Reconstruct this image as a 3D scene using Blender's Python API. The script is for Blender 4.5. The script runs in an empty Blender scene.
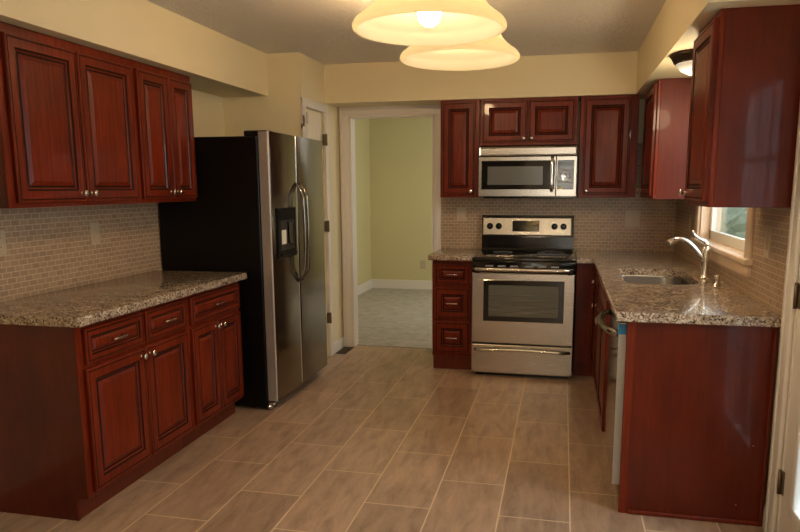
import bpy, bmesh, math, random
from mathutils import Vector, Matrix
random.seed(7)
S = bpy.context.scene
COL = S.collection

# ------------------------------------------------------------------ camera
cam_h, yaw, pitch, roll = 1.4367, math.radians(12.1825), math.radians(9.1315), math.radians(-0.174)
F_PX, CX, CY = 668.62, 417.43, 294.10
cam = bpy.data.cameras.new('camera')
cam_o = bpy.data.objects.new('camera', cam)
COL.objects.link(cam_o)
fw = Vector((-math.sin(yaw) * math.cos(pitch), math.cos(yaw) * math.cos(pitch), -math.sin(pitch)))
rt = Vector((math.cos(yaw), math.sin(yaw), 0))
up = rt.cross(fw)
r2 = rt * math.cos(roll) + up * math.sin(roll)
u2 = -rt * math.sin(roll) + up * math.cos(roll)
R = Matrix((r2, u2, -fw)).transposed().to_4x4()
R.translation = (0, 0, cam_h)
cam_o.matrix_world = R
cam.sensor_width = 36
cam.sensor_fit = 'HORIZONTAL'
cam.lens = F_PX * 36 / 800
cam.shift_x = (400 - CX) / 800
cam.shift_y = (CY - 266) / 800
cam.clip_start = 0.02
S.camera = cam_o

# ------------------------------------------------------------------ world, lights, exposure
S.view_settings.view_transform = 'Standard'
S.view_settings.look = 'None'
S.view_settings.gamma = 1
S.view_settings.use_curve_mapping = False
S.view_settings.exposure = 0.10

W = bpy.data.worlds.new('sky')
S.world = W
W.use_nodes = True
wn = W.node_tree.nodes
wl = W.node_tree.links
wn.clear()
wo = wn.new('ShaderNodeOutputWorld')
wb = wn.new('ShaderNodeBackground')
wsky = wn.new('ShaderNodeTexSky')
wsky.sky_type = 'HOSEK_WILKIE'
wsky.turbidity = 8
wsky.sun_direction = (0.3, -0.6, 0.75)
wmix = wn.new('ShaderNodeMix'); wmix.data_type = 'RGBA'
wmix.inputs[0].default_value = 0.75
wmix.inputs[7].default_value = (0.58, 0.69, 0.86, 1)
wl.new(wsky.outputs[0], wmix.inputs[6])
wl.new(wmix.outputs[2], wb.inputs[0])
wb.inputs[1].default_value = 2.6
wl.new(wb.outputs[0], wo.inputs[0])


def area(name, loc, target, sx, sy, power, color):
    l = bpy.data.lights.new(name, 'AREA')
    l.shape = 'RECTANGLE'; l.size = sx; l.size_y = sy
    l.energy = power; l.color = color
    o = bpy.data.objects.new(name, l)
    COL.objects.link(o)
    o.location = loc
    o.rotation_euler = (Vector(target) - Vector(loc)).to_track_quat('-Z', 'Y').to_euler()
    return o


def point(name, loc, power, color, radius):
    l = bpy.data.lights.new(name, 'POINT')
    l.energy = power; l.color = color; l.shadow_soft_size = radius
    o = bpy.data.objects.new(name, l)
    COL.objects.link(o)
    o.location = loc
    return o


WARM = (1.0, 0.66, 0.34)
area('daylight_glass_door', (1.5, 2.32, 1.2), (0.3, 2.32, 0.85), 0.8, 1.6, 36, (0.86, 0.97, 1.15))
area('daylight_sink_window', (1.75, 3.2, 1.9), (0.45, 4.75, 1.5), 1.3, 1.2, 30, (1.0, 0.97, 0.92))
area('daylight_next_room', (0.1, 7.6, 1.5), (-2.6, 7.8, 1.0), 1.6, 1.4, 25, (1.0, 0.98, 0.90))
area('daylight_patio_door', (0.38, -4.3, 1.25), (0.2, 5, 1.25), 0.95, 1.8, 11, (1.0, 0.98, 0.84))
area('added_uplight_fill', (-1.2, -2.5, 0.25), (-1.2, -2.5, 3), 2.2, 3.0, 125, (1.0, 0.86, 0.74))  # added fill aimed upward from behind the camera to brighten the ceiling
point('ceiling_light_lamp', (0.69, 3.82, 1.93), 12, (1.0, 0.80, 0.52), 0.08)
# the photographer's own flash, just above the lens, its head tipped up
fl = bpy.data.lights.new('camera_flash', 'SPOT')
fl.energy = 27; fl.color = (1.0, 0.95, 0.82); fl.shadow_soft_size = 0.02
fl.spot_size = math.radians(80); fl.spot_blend = 0.5
flo = bpy.data.objects.new('camera_flash', fl)
COL.objects.link(flo)
flo.location = (0.0, -0.02, 1.565)
flo.rotation_euler = Vector((-0.15, 0.90, 0.50)).to_track_quat('-Z', 'Y').to_euler()

# ------------------------------------------------------------------ materials


def nodes(m):
    m.use_nodes = True
    n = m.node_tree.nodes
    return n, m.node_tree.links, n['Principled BSDF']


def simple(name, col, rough=0.5, metal=0.0, coat=0.0, emit=None, estr=0.0, ior=None):
    m = bpy.data.materials.new(name)
    n, l, b = nodes(m)
    b.inputs['Base Color'].default_value = (*col, 1)
    b.inputs['Roughness'].default_value = rough
    b.inputs['Metallic'].default_value = metal
    b.inputs['Coat Weight'].default_value = coat
    if ior: b.inputs['IOR'].default_value = ior
    if emit:
        b.inputs['Emission Color'].default_value = (*emit, 1)
        b.inputs['Emission Strength'].default_value = estr
    return m


def uvmap(n, l, scale=(1, 1, 1), loc=(0, 0, 0), rot=0.0):
    t = n.new('ShaderNodeUVMap')
    mp = n.new('ShaderNodeMapping')
    mp.inputs['Scale'].default_value = scale
    mp.inputs['Location'].default_value = loc
    mp.inputs['Rotation'].default_value = (0, 0, rot)
    l.new(t.outputs[0], mp.inputs[0])
    return mp.outputs[0]


def ramp(n, l, src, stops):
    r = n.new('ShaderNodeValToRGB')
    e = r.color_ramp.elements
    while len(e) < len(stops): e.new(0.5)
    for k, (p, c) in enumerate(stops):
        e[k].position = p; e[k].color = (*c, 1)
    l.new(src, r.inputs[0])
    return r.outputs[0]


def noise(n, l, vec, scale, detail=4, rough=0.5, dist=0.0):
    t = n.new('ShaderNodeTexNoise')
    t.inputs['Scale'].default_value = scale
    t.inputs['Detail'].default_value = detail
    t.inputs['Roughness'].default_value = rough
    t.inputs['Distortion'].default_value = dist
    if vec is not None: l.new(vec, t.inputs['Vector'])
    return t.outputs[0]


def mixc(n, l, f, a, b, mode='MIX'):
    m = n.new('ShaderNodeMix'); m.data_type = 'RGBA'; m.blend_type = mode
    for i, v in ((0, f), (6, a), (7, b)):
        if isinstance(v, (int, float)): m.inputs[i].default_value = v
        elif isinstance(v, tuple): m.inputs[i].default_value = (*v, 1)
        else: l.new(v, m.inputs[i])
    return m.outputs[2]


def bump(n, l, b, h, strength, dist):
    bp = n.new('ShaderNodeBump')
    bp.inputs['Strength'].default_value = strength
    bp.inputs['Distance'].default_value = dist
    l.new(h, bp.inputs['Height'])
    l.new(bp.outputs[0], b.inputs['Normal'])


def wood(name, c0, c1, rough=0.34, coat=0.10):
    m = bpy.data.materials.new(name)
    n, l, b = nodes(m)
    g = noise(n, l, uvmap(n, l, (26, 1.6, 1)), 2.2, 5, 0.6, 0.4)
    blot = noise(n, l, uvmap(n, l, (3, 1.5, 1)), 2.0, 3, 0.5)
    c = ramp(n, l, g, [(0.3, c0), (0.7, c1)])
    d = ramp(n, l, blot, [(0.3, (0.72, 0.68, 0.66)), (0.7, (1.12, 1.12, 1.1))])
    l.new(mixc(n, l, 1.0, c, d, 'MULTIPLY'), b.inputs['Base Color'])
    b.inputs['Roughness'].default_value = rough
    b.inputs['Coat Weight'].default_value = coat
    b.inputs['Coat Roughness'].default_value = 0.05
    b.inputs['Specular IOR Level'].default_value = 0.2
    return m


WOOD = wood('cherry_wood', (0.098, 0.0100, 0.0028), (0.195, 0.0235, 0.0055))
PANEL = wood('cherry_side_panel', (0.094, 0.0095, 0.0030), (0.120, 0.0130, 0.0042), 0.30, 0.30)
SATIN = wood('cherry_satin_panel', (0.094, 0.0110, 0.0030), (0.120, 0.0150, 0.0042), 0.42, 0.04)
GLAZE = simple('dark_glaze_in_grooves', (0.016, 0.004, 0.002), 0.6)
GLAZE.node_tree.nodes['Principled BSDF'].inputs['Specular IOR Level'].default_value = 0.15
TOE = wood('cherry_toe_board', (0.10, 0.017, 0.007), (0.14, 0.025, 0.010), 0.4, 0.1)


def paint(name, col, rough=0.75, bmp=0.05):
    m = bpy.data.materials.new(name)
    n, l, b = nodes(m)
    t = noise(n, l, uvmap(n, l), 1.3, 3)
    l.new(ramp(n, l, t, [(0.3, tuple(v * 0.96 for v in col)), (0.7, col)]), b.inputs['Base Color'])
    b.inputs['Roughness'].default_value = rough
    h = noise(n, l, uvmap(n, l), 160, 2)
    bump(n, l, b, h, bmp, 0.002)
    return m


DIM_WALL = paint('dark_bounce_cutting_paint', (0.22, 0.17, 0.12))  # dark tone chosen so the unseen walls reflect and bounce less light
YELLOW = paint('cream_yellow_wall_paint', (0.76, 0.655, 0.42))
GREEN = paint('pale_green_wall_paint', (0.62, 0.55, 0.29))
TRIM = paint('white_trim_paint', (0.77, 0.71, 0.63), 0.4, 0.01)
DOORW = paint('cream_door_paint', (0.70, 0.62, 0.46), 0.4, 0.01)
WHITE = paint('white_window_paint', (0.80, 0.78, 0.72), 0.4, 0.01)
WINTRIM = paint('warm_lit_window_trim', (0.74, 0.56, 0.40), 0.4, 0.01)  # warm lamp light on the trim is put into this tan colour
PLATE = simple('almond_switch_plate', (0.50, 0.40, 0.275), 0.4)

CEIL = bpy.data.materials.new('textured_ceiling')
n, l, b = nodes(CEIL)
b.inputs['Base Color'].default_value = (0.92, 0.86, 0.76, 1)
b.inputs['Roughness'].default_value = 0.9
h1 = noise(n, l, uvmap(n, l), 38, 6, 0.65, 1.2)
hr = ramp(n, l, h1, [(0.42, (0, 0, 0)), (0.62, (1, 1, 1))])
bump(n, l, b, hr, 0.7, 0.012)

# floor tile: 12 x 24 in planks of stone-look porcelain, long side away from the camera
TILE = bpy.data.materials.new('stone_floor_tile')
n, l, b = nodes(TILE)
geo = n.new('ShaderNodeNewGeometry')
sep = n.new('ShaderNodeSeparateXYZ'); l.new(geo.outputs['Position'], sep.inputs[0])
cmb = n.new('ShaderNodeCombineXYZ')
m1 = n.new('ShaderNodeMath'); m1.operation = 'ADD'; m1.inputs[1].default_value = -2.775 + 0.6162 * 20
m2 = n.new('ShaderNodeMath'); m2.operation = 'ADD'; m2.inputs[1].default_value = 1.7787 + 0.3086 * 20
l.new(sep.outputs[1], m1.inputs[0]); l.new(sep.outputs[0], m2.inputs[0])
l.new(m1.outputs[0], cmb.inputs[0]); l.new(m2.outputs[0], cmb.inputs[1])
br = n.new('ShaderNodeTexBrick')
br.offset = 0.5; br.offset_frequency = 2; br.squash = 1
br.inputs['Scale'].default_value = 1
br.inputs['Brick Width'].default_value = 0.6162
br.inputs['Row Height'].default_value = 0.3086
br.inputs['Mortar Size'].default_value = 0.0034
br.inputs['Mortar Smooth'].default_value = 0.1
br.inputs['Color1'].default_value = (0.41, 0.275, 0.186, 1)
br.inputs['Color2'].default_value = (0.325, 0.215, 0.143, 1)
br.inputs['Mortar'].default_value = (0.66, 0.50, 0.33, 1)
l.new(cmb.outputs[0], br.inputs['Vector'])
mp = n.new('ShaderNodeMapping'); mp.inputs['Scale'].default_value = (0.8, 3.2, 1)
mp.inputs['Rotation'].default_value = (0, 0, 0.25)
l.new(cmb.outputs[0], mp.inputs[0])
v1 = noise(n, l, mp.outputs[0], 5.0, 9, 0.72, 0.45)
vr = ramp(n, l, v1, [(0.3, (0.62, 0.57, 0.52)), (0.5, (1, 1, 1)), (0.7, (1.32, 1.30, 1.27))])
cc = mixc(n, l, 1.0, br.outputs[0], vr, 'MULTIPLY')
l.new(mixc(n, l, br.outputs['Fac'], cc, (0.66, 0.50, 0.33)), b.inputs['Base Color'])
rr = n.new('ShaderNodeMapRange'); l.new(br.outputs['Fac'], rr.inputs[0])
rr.inputs[3].default_value = 0.33; rr.inputs[4].default_value = 0.8
l.new(rr.outputs[0], b.inputs['Roughness'])
inv = n.new('ShaderNodeMath'); inv.operation = 'SUBTRACT'; inv.inputs[0].default_value = 1
l.new(br.outputs['Fac'], inv.inputs[1])
bump(n, l, b, inv.outputs[0], 0.4, 0.002)

CARPET = bpy.data.materials.new('beige_carpet')
n, l, b = nodes(CARPET)
t = noise(n, l, uvmap(n, l), 9, 6, 0.7)
l.new(ramp(n, l, t, [(0.35, (0.38, 0.34, 0.28)), (0.65, (0.52, 0.48, 0.41))]), b.inputs['Base Color'])
b.inputs['Roughness'].default_value = 1.0
bump(n, l, b, noise(n, l, uvmap(n, l), 240, 2), 0.5, 0.006)


def mosaic(name, c1, c2, mortar, bw, rh, ms, rough=0.35):
    m = bpy.data.materials.new(name)
    n, l, b = nodes(m)
    br = n.new('ShaderNodeTexBrick')
    br.offset = 0.5
    br.inputs['Scale'].default_value = 1
    br.inputs['Brick Width'].default_value = bw
    br.inputs['Row Height'].default_value = rh
    br.inputs['Mortar Size'].default_value = ms
    br.inputs['Mortar Smooth'].default_value = 0.3
    br.inputs['Color1'].default_value = (*c1, 1)
    br.inputs['Color2'].default_value = (*c2, 1)
    br.inputs['Mortar'].default_value = (*mortar, 1)
    l.new(uvmap(n, l, loc=(10, 10, 0)), br.inputs['Vector'])
    l.new(br.outputs[0], b.inputs['Base Color'])
    b.inputs['Roughness'].default_value = rough
    inv = n.new('ShaderNodeMath'); inv.operation = 'SUBTRACT'; inv.inputs[0].default_value = 1
    l.new(br.outputs['Fac'], inv.inputs[1])
    bump(n, l, b, inv.outputs[0], 0.5, 0.002)
    return m


MOSAIC = mosaic('stone_brick_mosaic', (0.40, 0.275, 0.175), (0.31, 0.21, 0.135), (0.62, 0.48, 0.33), 0.052, 0.027, 0.0020)

GRANITE = bpy.data.materials.new('speckled_granite')
n, l, b = nodes(GRANITE)
tc = n.new('ShaderNodeTexCoord')
vo = n.new('ShaderNodeTexVoronoi'); vo.inputs['Scale'].default_value = 135
l.new(tc.outputs['Object'], vo.inputs['Vector'])
bw = n.new('ShaderNodeRGBToBW'); l.new(vo.outputs['Color'], bw.inputs[0])
g1 = ramp(n, l, bw.outputs[0], [(0.0, (0.04, 0.030, 0.022)), (0.20, (0.09, 0.062, 0.042)), (0.30, (0.27, 0.185, 0.12)),
                                (0.55, (0.43, 0.325, 0.23)), (0.75, (0.58, 0.48, 0.37)), (1.0, (0.64, 0.56, 0.45))])
g2 = noise(n, l, tc.outputs['Object'], 14, 5, 0.7)
g3 = ramp(n, l, g2, [(0.32, (0.50, 0.46, 0.43)), (0.65, (1.08, 1.06, 1.04))])
l.new(mixc(n, l, 1.0, g1, g3, 'MULTIPLY'), b.inputs['Base Color'])
b.inputs['Roughness'].default_value = 0.16
b.inputs['Coat Weight'].default_value = 0.3


def steel(name, col, rough, sx, sy):
    m = bpy.data.materials.new(name)
    n, l, b = nodes(m)
    b.inputs['Metallic'].default_value = 1
    t = noise(n, l, uvmap(n, l, (sx, sy, 1)), 4, 3)
    l.new(ramp(n, l, t, [(0.3, tuple(v * 0.98 for v in col)), (0.7, col)]), b.inputs['Base Color'])
    mr = n.new('ShaderNodeMapRange'); l.new(t, mr.inputs[0])
    mr.inputs[3].default_value = rough * 0.96; mr.inputs[4].default_value = rough * 1.04
    l.new(mr.outputs[0], b.inputs['Roughness'])
    return m


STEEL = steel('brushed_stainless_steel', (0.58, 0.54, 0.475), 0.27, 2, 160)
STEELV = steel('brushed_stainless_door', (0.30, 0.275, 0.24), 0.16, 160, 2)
MWSTEEL = steel('microwave_stainless_steel', (0.45, 0.425, 0.385), 0.25, 2, 160)
STEELD = steel('satin_sink_steel', (0.20, 0.19, 0.175), 0.30, 20, 20)
MIRROR = steel('polished_stainless_front', (0.62, 0.57, 0.50), 0.10, 2, 160)
CHROME = simple('satin_nickel', (0.72, 0.68, 0.62), 0.18, 1.0)
BRONZE = simple('dark_bronze', (0.045, 0.028, 0.020), 0.4, 0.7)
HINGE = simple('aged_brass_hinge', (0.16, 0.115, 0.07), 0.4, 0.8)
BLACK = simple('black_enamel', (0.004, 0.0037, 0.0035), 0.12)
BLACKT = simple('black_textured_steel', (0.004, 0.0035, 0.003), 0.30)
BLACKT.node_tree.nodes['Principled BSDF'].inputs['Specular IOR Level'].default_value = 0.2
BGLASS = simple('black_ceramic_glass', (0.006, 0.006, 0.006), 0.07, 0, 0.5)
DKGLASS = simple('smoked_oven_glass', (0.10, 0.105, 0.085), 0.12, 0, 0.4)
MWGLASS = simple('grey_microwave_screen', (0.105, 0.105, 0.095), 0.22, 0, 0.3)
MWPAD = simple('dark_touch_pad', (0.085, 0.10, 0.135), 0.2, 0, 0.4)
SILVER = simple('silver_painted_door_edge', (0.42, 0.39, 0.35), 0.35, 0.5)
EDGE = simple('grey_door_edge', (0.36, 0.34, 0.31), 0.4, 0.2)
DISPB = simple('black_dispenser_plastic', (0.006, 0.006, 0.006), 0.55)
DISPB.node_tree.nodes['Principled BSDF'].inputs['Specular IOR Level'].default_value = 0.2
GREYP = simple('grey_plastic', (0.24, 0.23, 0.22), 0.45)
PAPER = simple('white_paper_label', (0.80, 0.76, 0.66), 0.7)
TAPE = simple('blue_protective_tape', (0.012, 0.17, 0.36), 0.45)
YTAG = simple('yellow_sticker', (0.62, 0.48, 0.06), 0.5)
DARKV = simple('dark_vent_metal', (0.028, 0.02, 0.014), 0.5, 0.3)
WIRE = simple('oven_rack_wire', (0.34, 0.32, 0.27), 0.35, 0.8)
SOCK = simple('dark_slot', (0.02, 0.016, 0.012), 0.5)

SHADE = bpy.data.materials.new('alabaster_glass_shade')
n, l, b = nodes(SHADE)
n.remove(b)
out = n['Material Output']
tr = n.new('ShaderNodeBsdfTranslucent'); tr.inputs[0].default_value = (0.80, 0.68, 0.44, 1)
df = n.new('ShaderNodeBsdfDiffuse'); df.inputs[0].default_value = (0.25, 0.22, 0.165, 1)
mx = n.new('ShaderNodeMixShader'); mx.inputs[0].default_value = 0.32
em = n.new('ShaderNodeEmission'); em.inputs[0].default_value = (1.0, 0.80, 0.45, 1); em.inputs[1].default_value = 0.24
ad = n.new('ShaderNodeAddShader')
l.new(tr.outputs[0], mx.inputs[1]); l.new(df.outputs[0], mx.inputs[2])
l.new(mx.outputs[0], ad.inputs[0]); l.new(em.outputs[0], ad.inputs[1])
l.new(ad.outputs[0], out.inputs[0])
BULB = simple('glowing_bulb', (1, 1, 1), 0.5, emit=(1.0, 0.82, 0.55), estr=210)
DOME = simple('frosted_glass_dome', (0.78, 0.74, 0.66), 0.35, emit=(1.0, 0.9, 0.7), estr=0.3)

GLASS = bpy.data.materials.new('window_glass')
n, l, b = nodes(GLASS)
n.remove(b)
out = n['Material Output']
tp = n.new('ShaderNodeBsdfTransparent'); tp.inputs[0].default_value = (0.93, 0.97, 0.96, 1)
gl = n.new('ShaderNodeBsdfGlossy'); gl.inputs['Roughness'].default_value = 0.02
lw = n.new('ShaderNodeLayerWeight'); lw.inputs[0].default_value = 0.5
pw = n.new('ShaderNodeMath'); pw.operation = 'POWER'; pw.inputs[1].default_value = 5
fr = n.new('ShaderNodeMapRange'); fr.inputs[3].default_value = 0.04; fr.inputs[4].default_value = 0.75
l.new(lw.outputs['Facing'], pw.inputs[0]); l.new(pw.outputs[0], fr.inputs[0])
mx = n.new('ShaderNodeMixShader')
l.new(fr.outputs[0], mx.inputs[0]); l.new(tp.outputs[0], mx.inputs[1]); l.new(gl.outputs[0], mx.inputs[2])
l.new(mx.outputs[0], out.inputs[0])

LEAF = bpy.data.materials.new('garden_foliage')
n, l, b = nodes(LEAF)
tc = n.new('ShaderNodeTexCoord')
t = noise(n, l, tc.outputs['Object'], 7, 6, 0.7)
l.new(ramp(n, l, t, [(0.3, (0.62, 0.62, 0.40)), (0.7, (0.92, 0.92, 0.74))]), b.inputs['Base Color'])
b.inputs['Roughness'].default_value = 0.8
GRASS = simple('lawn_grass', (0.20, 0.22, 0.13), 0.9)
SIDING = simple('pale_house_siding', (0.62, 0.66, 0.62), 0.7)
BARK = simple('tree_bark', (0.16, 0.13, 0.10), 0.9)

# ------------------------------------------------------------------ mesh helpers


class MB:
    def __init__(s):
        s.bm = bmesh.new()

    def _mat(s, faces, mi, smooth=False):
        for f in faces:
            f.material_index = mi
            f.smooth = smooth

    def box(s, x0, x1, y0, y1, z0, z1, bev=0.0, mi=0, seg=1):
        t = bmesh.new()
        x0, x1 = min(x0, x1), max(x0, x1); y0, y1 = min(y0, y1), max(y0, y1); z0, z1 = min(z0, z1), max(z0, z1)
        bmesh.ops.create_cube(t, size=1)
        for v in t.verts:
            v.co = Vector((x0 if v.co.x < 0 else x1, y0 if v.co.y < 0 else y1, z0 if v.co.z < 0 else z1))
        if bev > 0:
            bev = min(bev, 0.45 * min(x1 - x0, y1 - y0, z1 - z0))
            bmesh.ops.bevel(t, geom=list(t.edges), offset=bev, segments=seg, affect='EDGES', profile=0.5)
        s.merge(t, mi, seg > 1)
        return s

    def merge(s, t, mi=0, smooth=False):
        bmesh.ops.recalc_face_normals(t, faces=list(t.faces))
        mp = {}
        for v in t.verts: mp[v] = s.bm.verts.new(v.co)
        for f in t.faces:
            try:
                g = s.bm.faces.new([mp[v] for v in f.verts])
            except ValueError:
                continue
            g.material_index = mi if mi is not None else f.material_index
            g.smooth = smooth
        t.free()

    def tube(s, pts, r, seg=10, mi=0, caps=True):
        pts = [Vector(p) for p in pts]
        rs = r if isinstance(r, (list, tuple)) else [r] * len(pts)
        t = bmesh.new()
        rings = []
        d0 = (pts[1] - pts[0]).normalized()
        ref = Vector((0, 0, 1)) if abs(d0.z) < 0.9 else Vector((1, 0, 0))
        nx = d0.cross(ref).normalized()
        for i, p in enumerate(pts):
            if i == 0: d = pts[1] - pts[0]
            elif i == len(pts) - 1: d = pts[-1] - pts[-2]
            else: d = (pts[i + 1] - p).normalized() + (p - pts[i - 1]).normalized()
            d = d.normalized()
            nx = (nx - d * nx.dot(d)).normalized()
            ny = d.cross(nx)
            rings.append([t.verts.new(p + (nx * math.cos(a) + ny * math.sin(a)) * rs[i])
                          for a in [2 * math.pi * k / seg for k in range(seg)]])
        for a, bq in zip(rings, rings[1:]):
            for k in range(seg):
                t.faces.new([a[k], a[(k + 1) % seg], bq[(k + 1) % seg], bq[k]])
        if caps:
            t.faces.new(rings[0]); t.faces.new(rings[-1])
        s.merge(t, mi, True)
        return s

    def lathe(s, prof, o, ax=(0, 0, 1), seg=24, mi=0, closed=False):
        """prof = [(radius, height)] turned about the axis ax through o"""
        o = Vector(o); ax = Vector(ax).normalized()
        e1 = ax.orthogonal().normalized(); e2 = ax.cross(e1)
        t = bmesh.new()
        rings = []
        for r, h in prof:
            if r < 1e-6: rings.append([t.verts.new(o + ax * h)])
            else: rings.append([t.verts.new(o + ax * h + (e1 * math.cos(a) + e2 * math.sin(a)) * r)
                                for a in [2 * math.pi * k / seg for k in range(seg)]])
        pr = list(zip(rings, rings[1:]))
        if closed: pr.append((rings[-1], rings[0]))
        for a, bq in pr:
            for k in range(seg):
                if len(a) == 1 and len(bq) == 1: continue
                if len(a) == 1: t.faces.new([a[0], bq[k], bq[(k + 1) % seg]])
                elif len(bq) == 1: t.faces.new([a[k], a[(k + 1) % seg], bq[0]])
                else: t.faces.new([a[k], a[(k + 1) % seg], bq[(k + 1) % seg], bq[k]])
        if not closed:
            for rg in (rings[0], rings[-1]):
                if len(rg) > 1: t.faces.new(rg)
        s.merge(t, mi, True)
        return s

    def prism(s, poly, P, d0, d1, mi=0, smooth=False):
        """poly in (u, w), extruded from depth d0 to d1 through P(u, w, d)"""
        t = bmesh.new()
        a = [t.verts.new(P(u, w, d0)) for u, w in poly]
        bq = [t.verts.new(P(u, w, d1)) for u, w in poly]
        t.faces.new(a); t.faces.new(bq)
        for k in range(len(poly)):
            j = (k + 1) % len(poly)
            t.faces.new([a[k], a[j], bq[j], bq[k]])
        s.merge(t, mi, smooth)
        return s

    def rings(s, P, a0, a1, w0, w1, prof, back=0.0):
        """nested rectangles: prof = [(inset, height, material of the band that leads to it)]"""
        t = bmesh.new()
        rs = []
        for ins, h, mi in [(0, back, 0)] + prof:
            rs.append(([t.verts.new(P(u, w, h)) for u, w in
                        ((a0 + ins, w0 + ins), (a1 - ins, w0 + ins), (a1 - ins, w1 - ins), (a0 + ins, w1 - ins))], mi))
        for (p, _), (q, mi) in zip(rs, rs[1:]):
            for k in range(4):
                f = t.faces.new([p[k], p[(k + 1) % 4], q[(k + 1) % 4], q[k]])
                f.material_index = mi
        t.faces.new(rs[-1][0]); t.faces.new(rs[0][0])
        s.merge(t, None)
        return s

    def build(s, name, mats, parent=None):
        bm = s.bm
        uv = bm.loops.layers.uv.new('UVMap')
        for f in bm.faces:
            nn = f.normal if f.normal.length > 0 else Vector((0, 0, 1))
            f.normal_update(); nn = f.normal
            k = max(range(3), key=lambda i: abs(nn[i]))
            for lp in f.loops:
                c = lp.vert.co
                lp[uv].uv = ((c.y, c.z), (c.x, c.z), (c.x, c.y))[k]
        me = bpy.data.meshes.new(name)
        if parent is not None:
            base = world_of(parent)
            for v in bm.verts: v.co -= base
        bm.to_mesh(me); bm.free()
        for m in (mats if isinstance(mats, (list, tuple)) else [mats]): me.materials.append(m)
        o = bpy.data.objects.new(name, me)
        COL.objects.link(o)
        if parent is not None: o.parent = parent
        return o


def world_of(o):
    v = Vector((0, 0, 0))
    while o is not None:
        v += o.location; o = o.parent
    return v


def thing(name, label, cat, loc, group=None):
    o = bpy.data.objects.new(name, None)
    o.empty_display_size = 0.1
    COL.objects.link(o)
    o.location = loc
    o['label'] = label; o['category'] = cat
    if group: o['group'] = group
    return o


def struct(o):
    o['kind'] = 'structure'
    return o


def PL(c): return lambda u, w, d: Vector((c + d, u, w))      # faces +X
def PR(c): return lambda u, w, d: Vector((c - d, u, w))      # faces -X
def PB(c): return lambda u, w, d: Vector((u, c - d, w))      # faces -Y


DOOR = [(0, 0.016, 0), (0.004, 0.020, 0), (0.010, 0.020, 0), (0.0125, 0.0180, 1), (0.0155, 0.020, 1), (0.050, 0.020, 0),
        (0.054, 0.015, 1), (0.058, 0.015, 1), (0.064, 0.010, 0), (0.068, 0.0095, 1), (0.073, 0.011, 1), (0.089, 0.0175, 0),
        (0.0905, 0.0165, 1), (0.093, 0.0175, 0)]


def front(kind, par, P, a0, a1, w0, w1, label=None):
    k = min(1.0, (min(a1 - a0, w1 - w0) / 2 - 0.012) / 0.093)
    prof = [(i * k if i > 0.016 else i, h, m) for i, h, m in DOOR]
    o = MB().rings(P, a0, a1, w0, w1, prof).build(kind, [WOOD, GLAZE], par)
    if label: o['label'] = label
    return o


def knob(par, P, u, w, base=0.020):
    o = P(u, w, base); ax = P(u, w, 1) - P(u, w, 0)
    return MB().lathe([(0.0, -0.002), (0.009, -0.002), (0.009, 0.001), (0.0055, 0.003), (0.005, 0.013), (0.012, 0.017), (0.0155, 0.022),
                       (0.0145, 0.027), (0.009, 0.030), (0, 0.031)], o, ax, 16).build('knob', CHROME, par)


def pull(par, P, u, w, half=0.048, base=0.020):
    m = MB()
    for s_ in (-1, 1):
        m.tube([P(u + s_ * half * 0.72, w, base - 0.002), P(u + s_ * half * 0.72, w, base + 0.020)], 0.0042, 8)
    m.tube([P(u + half * q, w, base + 0.020 + 0.004 * (1 - q * q)) for q in (-1, -0.8, -0.4, 0, 0.4, 0.8, 1)],
           [0.0035, 0.006, 0.0048, 0.0058, 0.0048, 0.006, 0.0035], 8)
    return m.build('pull', CHROME, par)


# ------------------------------------------------------------------ key planes
WL, WR, WB = -2.545, 0.888, 5.677         # left, right and far wall
ZT, ZC, ZU, ZCT = 2.108, 2.410, 1.351, 0.914
YS = 5.335                                # front of the far soffit
YP, XP = 4.815, -1.915                    # pantry walls
YBACK = -4.5

# ------------------------------------------------------------------ structure
struct(MB().box(-2.6, 1.02, YBACK - .1, 5.735, -0.06, 0).build('floor', TILE))
struct(MB().box(-3.2, 0.6, 5.735, 9.3, -0.06, 0.004).build('floor_next_room', CARPET))
struct(MB().box(-2.75, 1.05, YBACK - .1, WB + .1, ZC, ZC + .1).build('ceiling', CEIL))
struct(MB().box(-3.2, 0.6, WB + .1, 9.35, ZC, ZC + .1).build('ceiling_next_room', CEIL))
struct(MB().box(WL - .1, WL, YBACK - .1, YP + .1, 0, ZC).build('wall_left', YELLOW))
m = MB()
m.box(WL, XP - .1, YP, YP + .1, 0, ZC)
struct(m.build('wall_pantry_front', YELLOW))
# pantry wall with its door opening
PD0, PD1, PDZ = 4.868, 5.290, 2.030
m = MB()
m.box(XP - .1, XP, YP, PD0, 0, ZC); m.box(XP - .1, XP, PD1, WB, 0, ZC); m.box(XP - .1, XP, PD0, PD1, PDZ, ZC)
struct(m.build('wall_pantry_side', YELLOW))
# far wall with the doorway
DW0, DW1, DWZ = -1.822, -1.080, 2.035
m = MB()
m.box(XP - .1, DW0, WB, WB + .1, 0, ZC); m.box(DW1, WR + .1, WB, WB + .1, 0, ZC); m.box(DW0, DW1, WB, WB + .1, DWZ, ZC)
struct(m.build('wall_far', YELLOW))
# right wall with window and glass door openings
WY0, WY1, WZ0, WZ1 = 3.505, 4.700, 1.085, 1.98
GD0, GD1, GDZ = 1.870, 2.780, 2.05
m = MB()
m.box(WR, WR + .12, YBACK - .1, GD0, 0, ZC); m.box(WR, WR + .12, GD0, GD1, GDZ, ZC)
m.box(WR, WR + .12, GD1, WY0, 0, ZC); m.box(WR, WR + .12, WY1, WB, 0, ZC)
m.box(WR, WR + .12, WY0, WY1, 0, WZ0); m.box(WR, WR + .12, WY0, WY1, WZ1, ZC)
struct(m.build('wall_right', YELLOW))
struct(MB().box(WL, WR, YBACK - .1, YBACK, 0, ZC).build('wall_behind', DIM_WALL))
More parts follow.
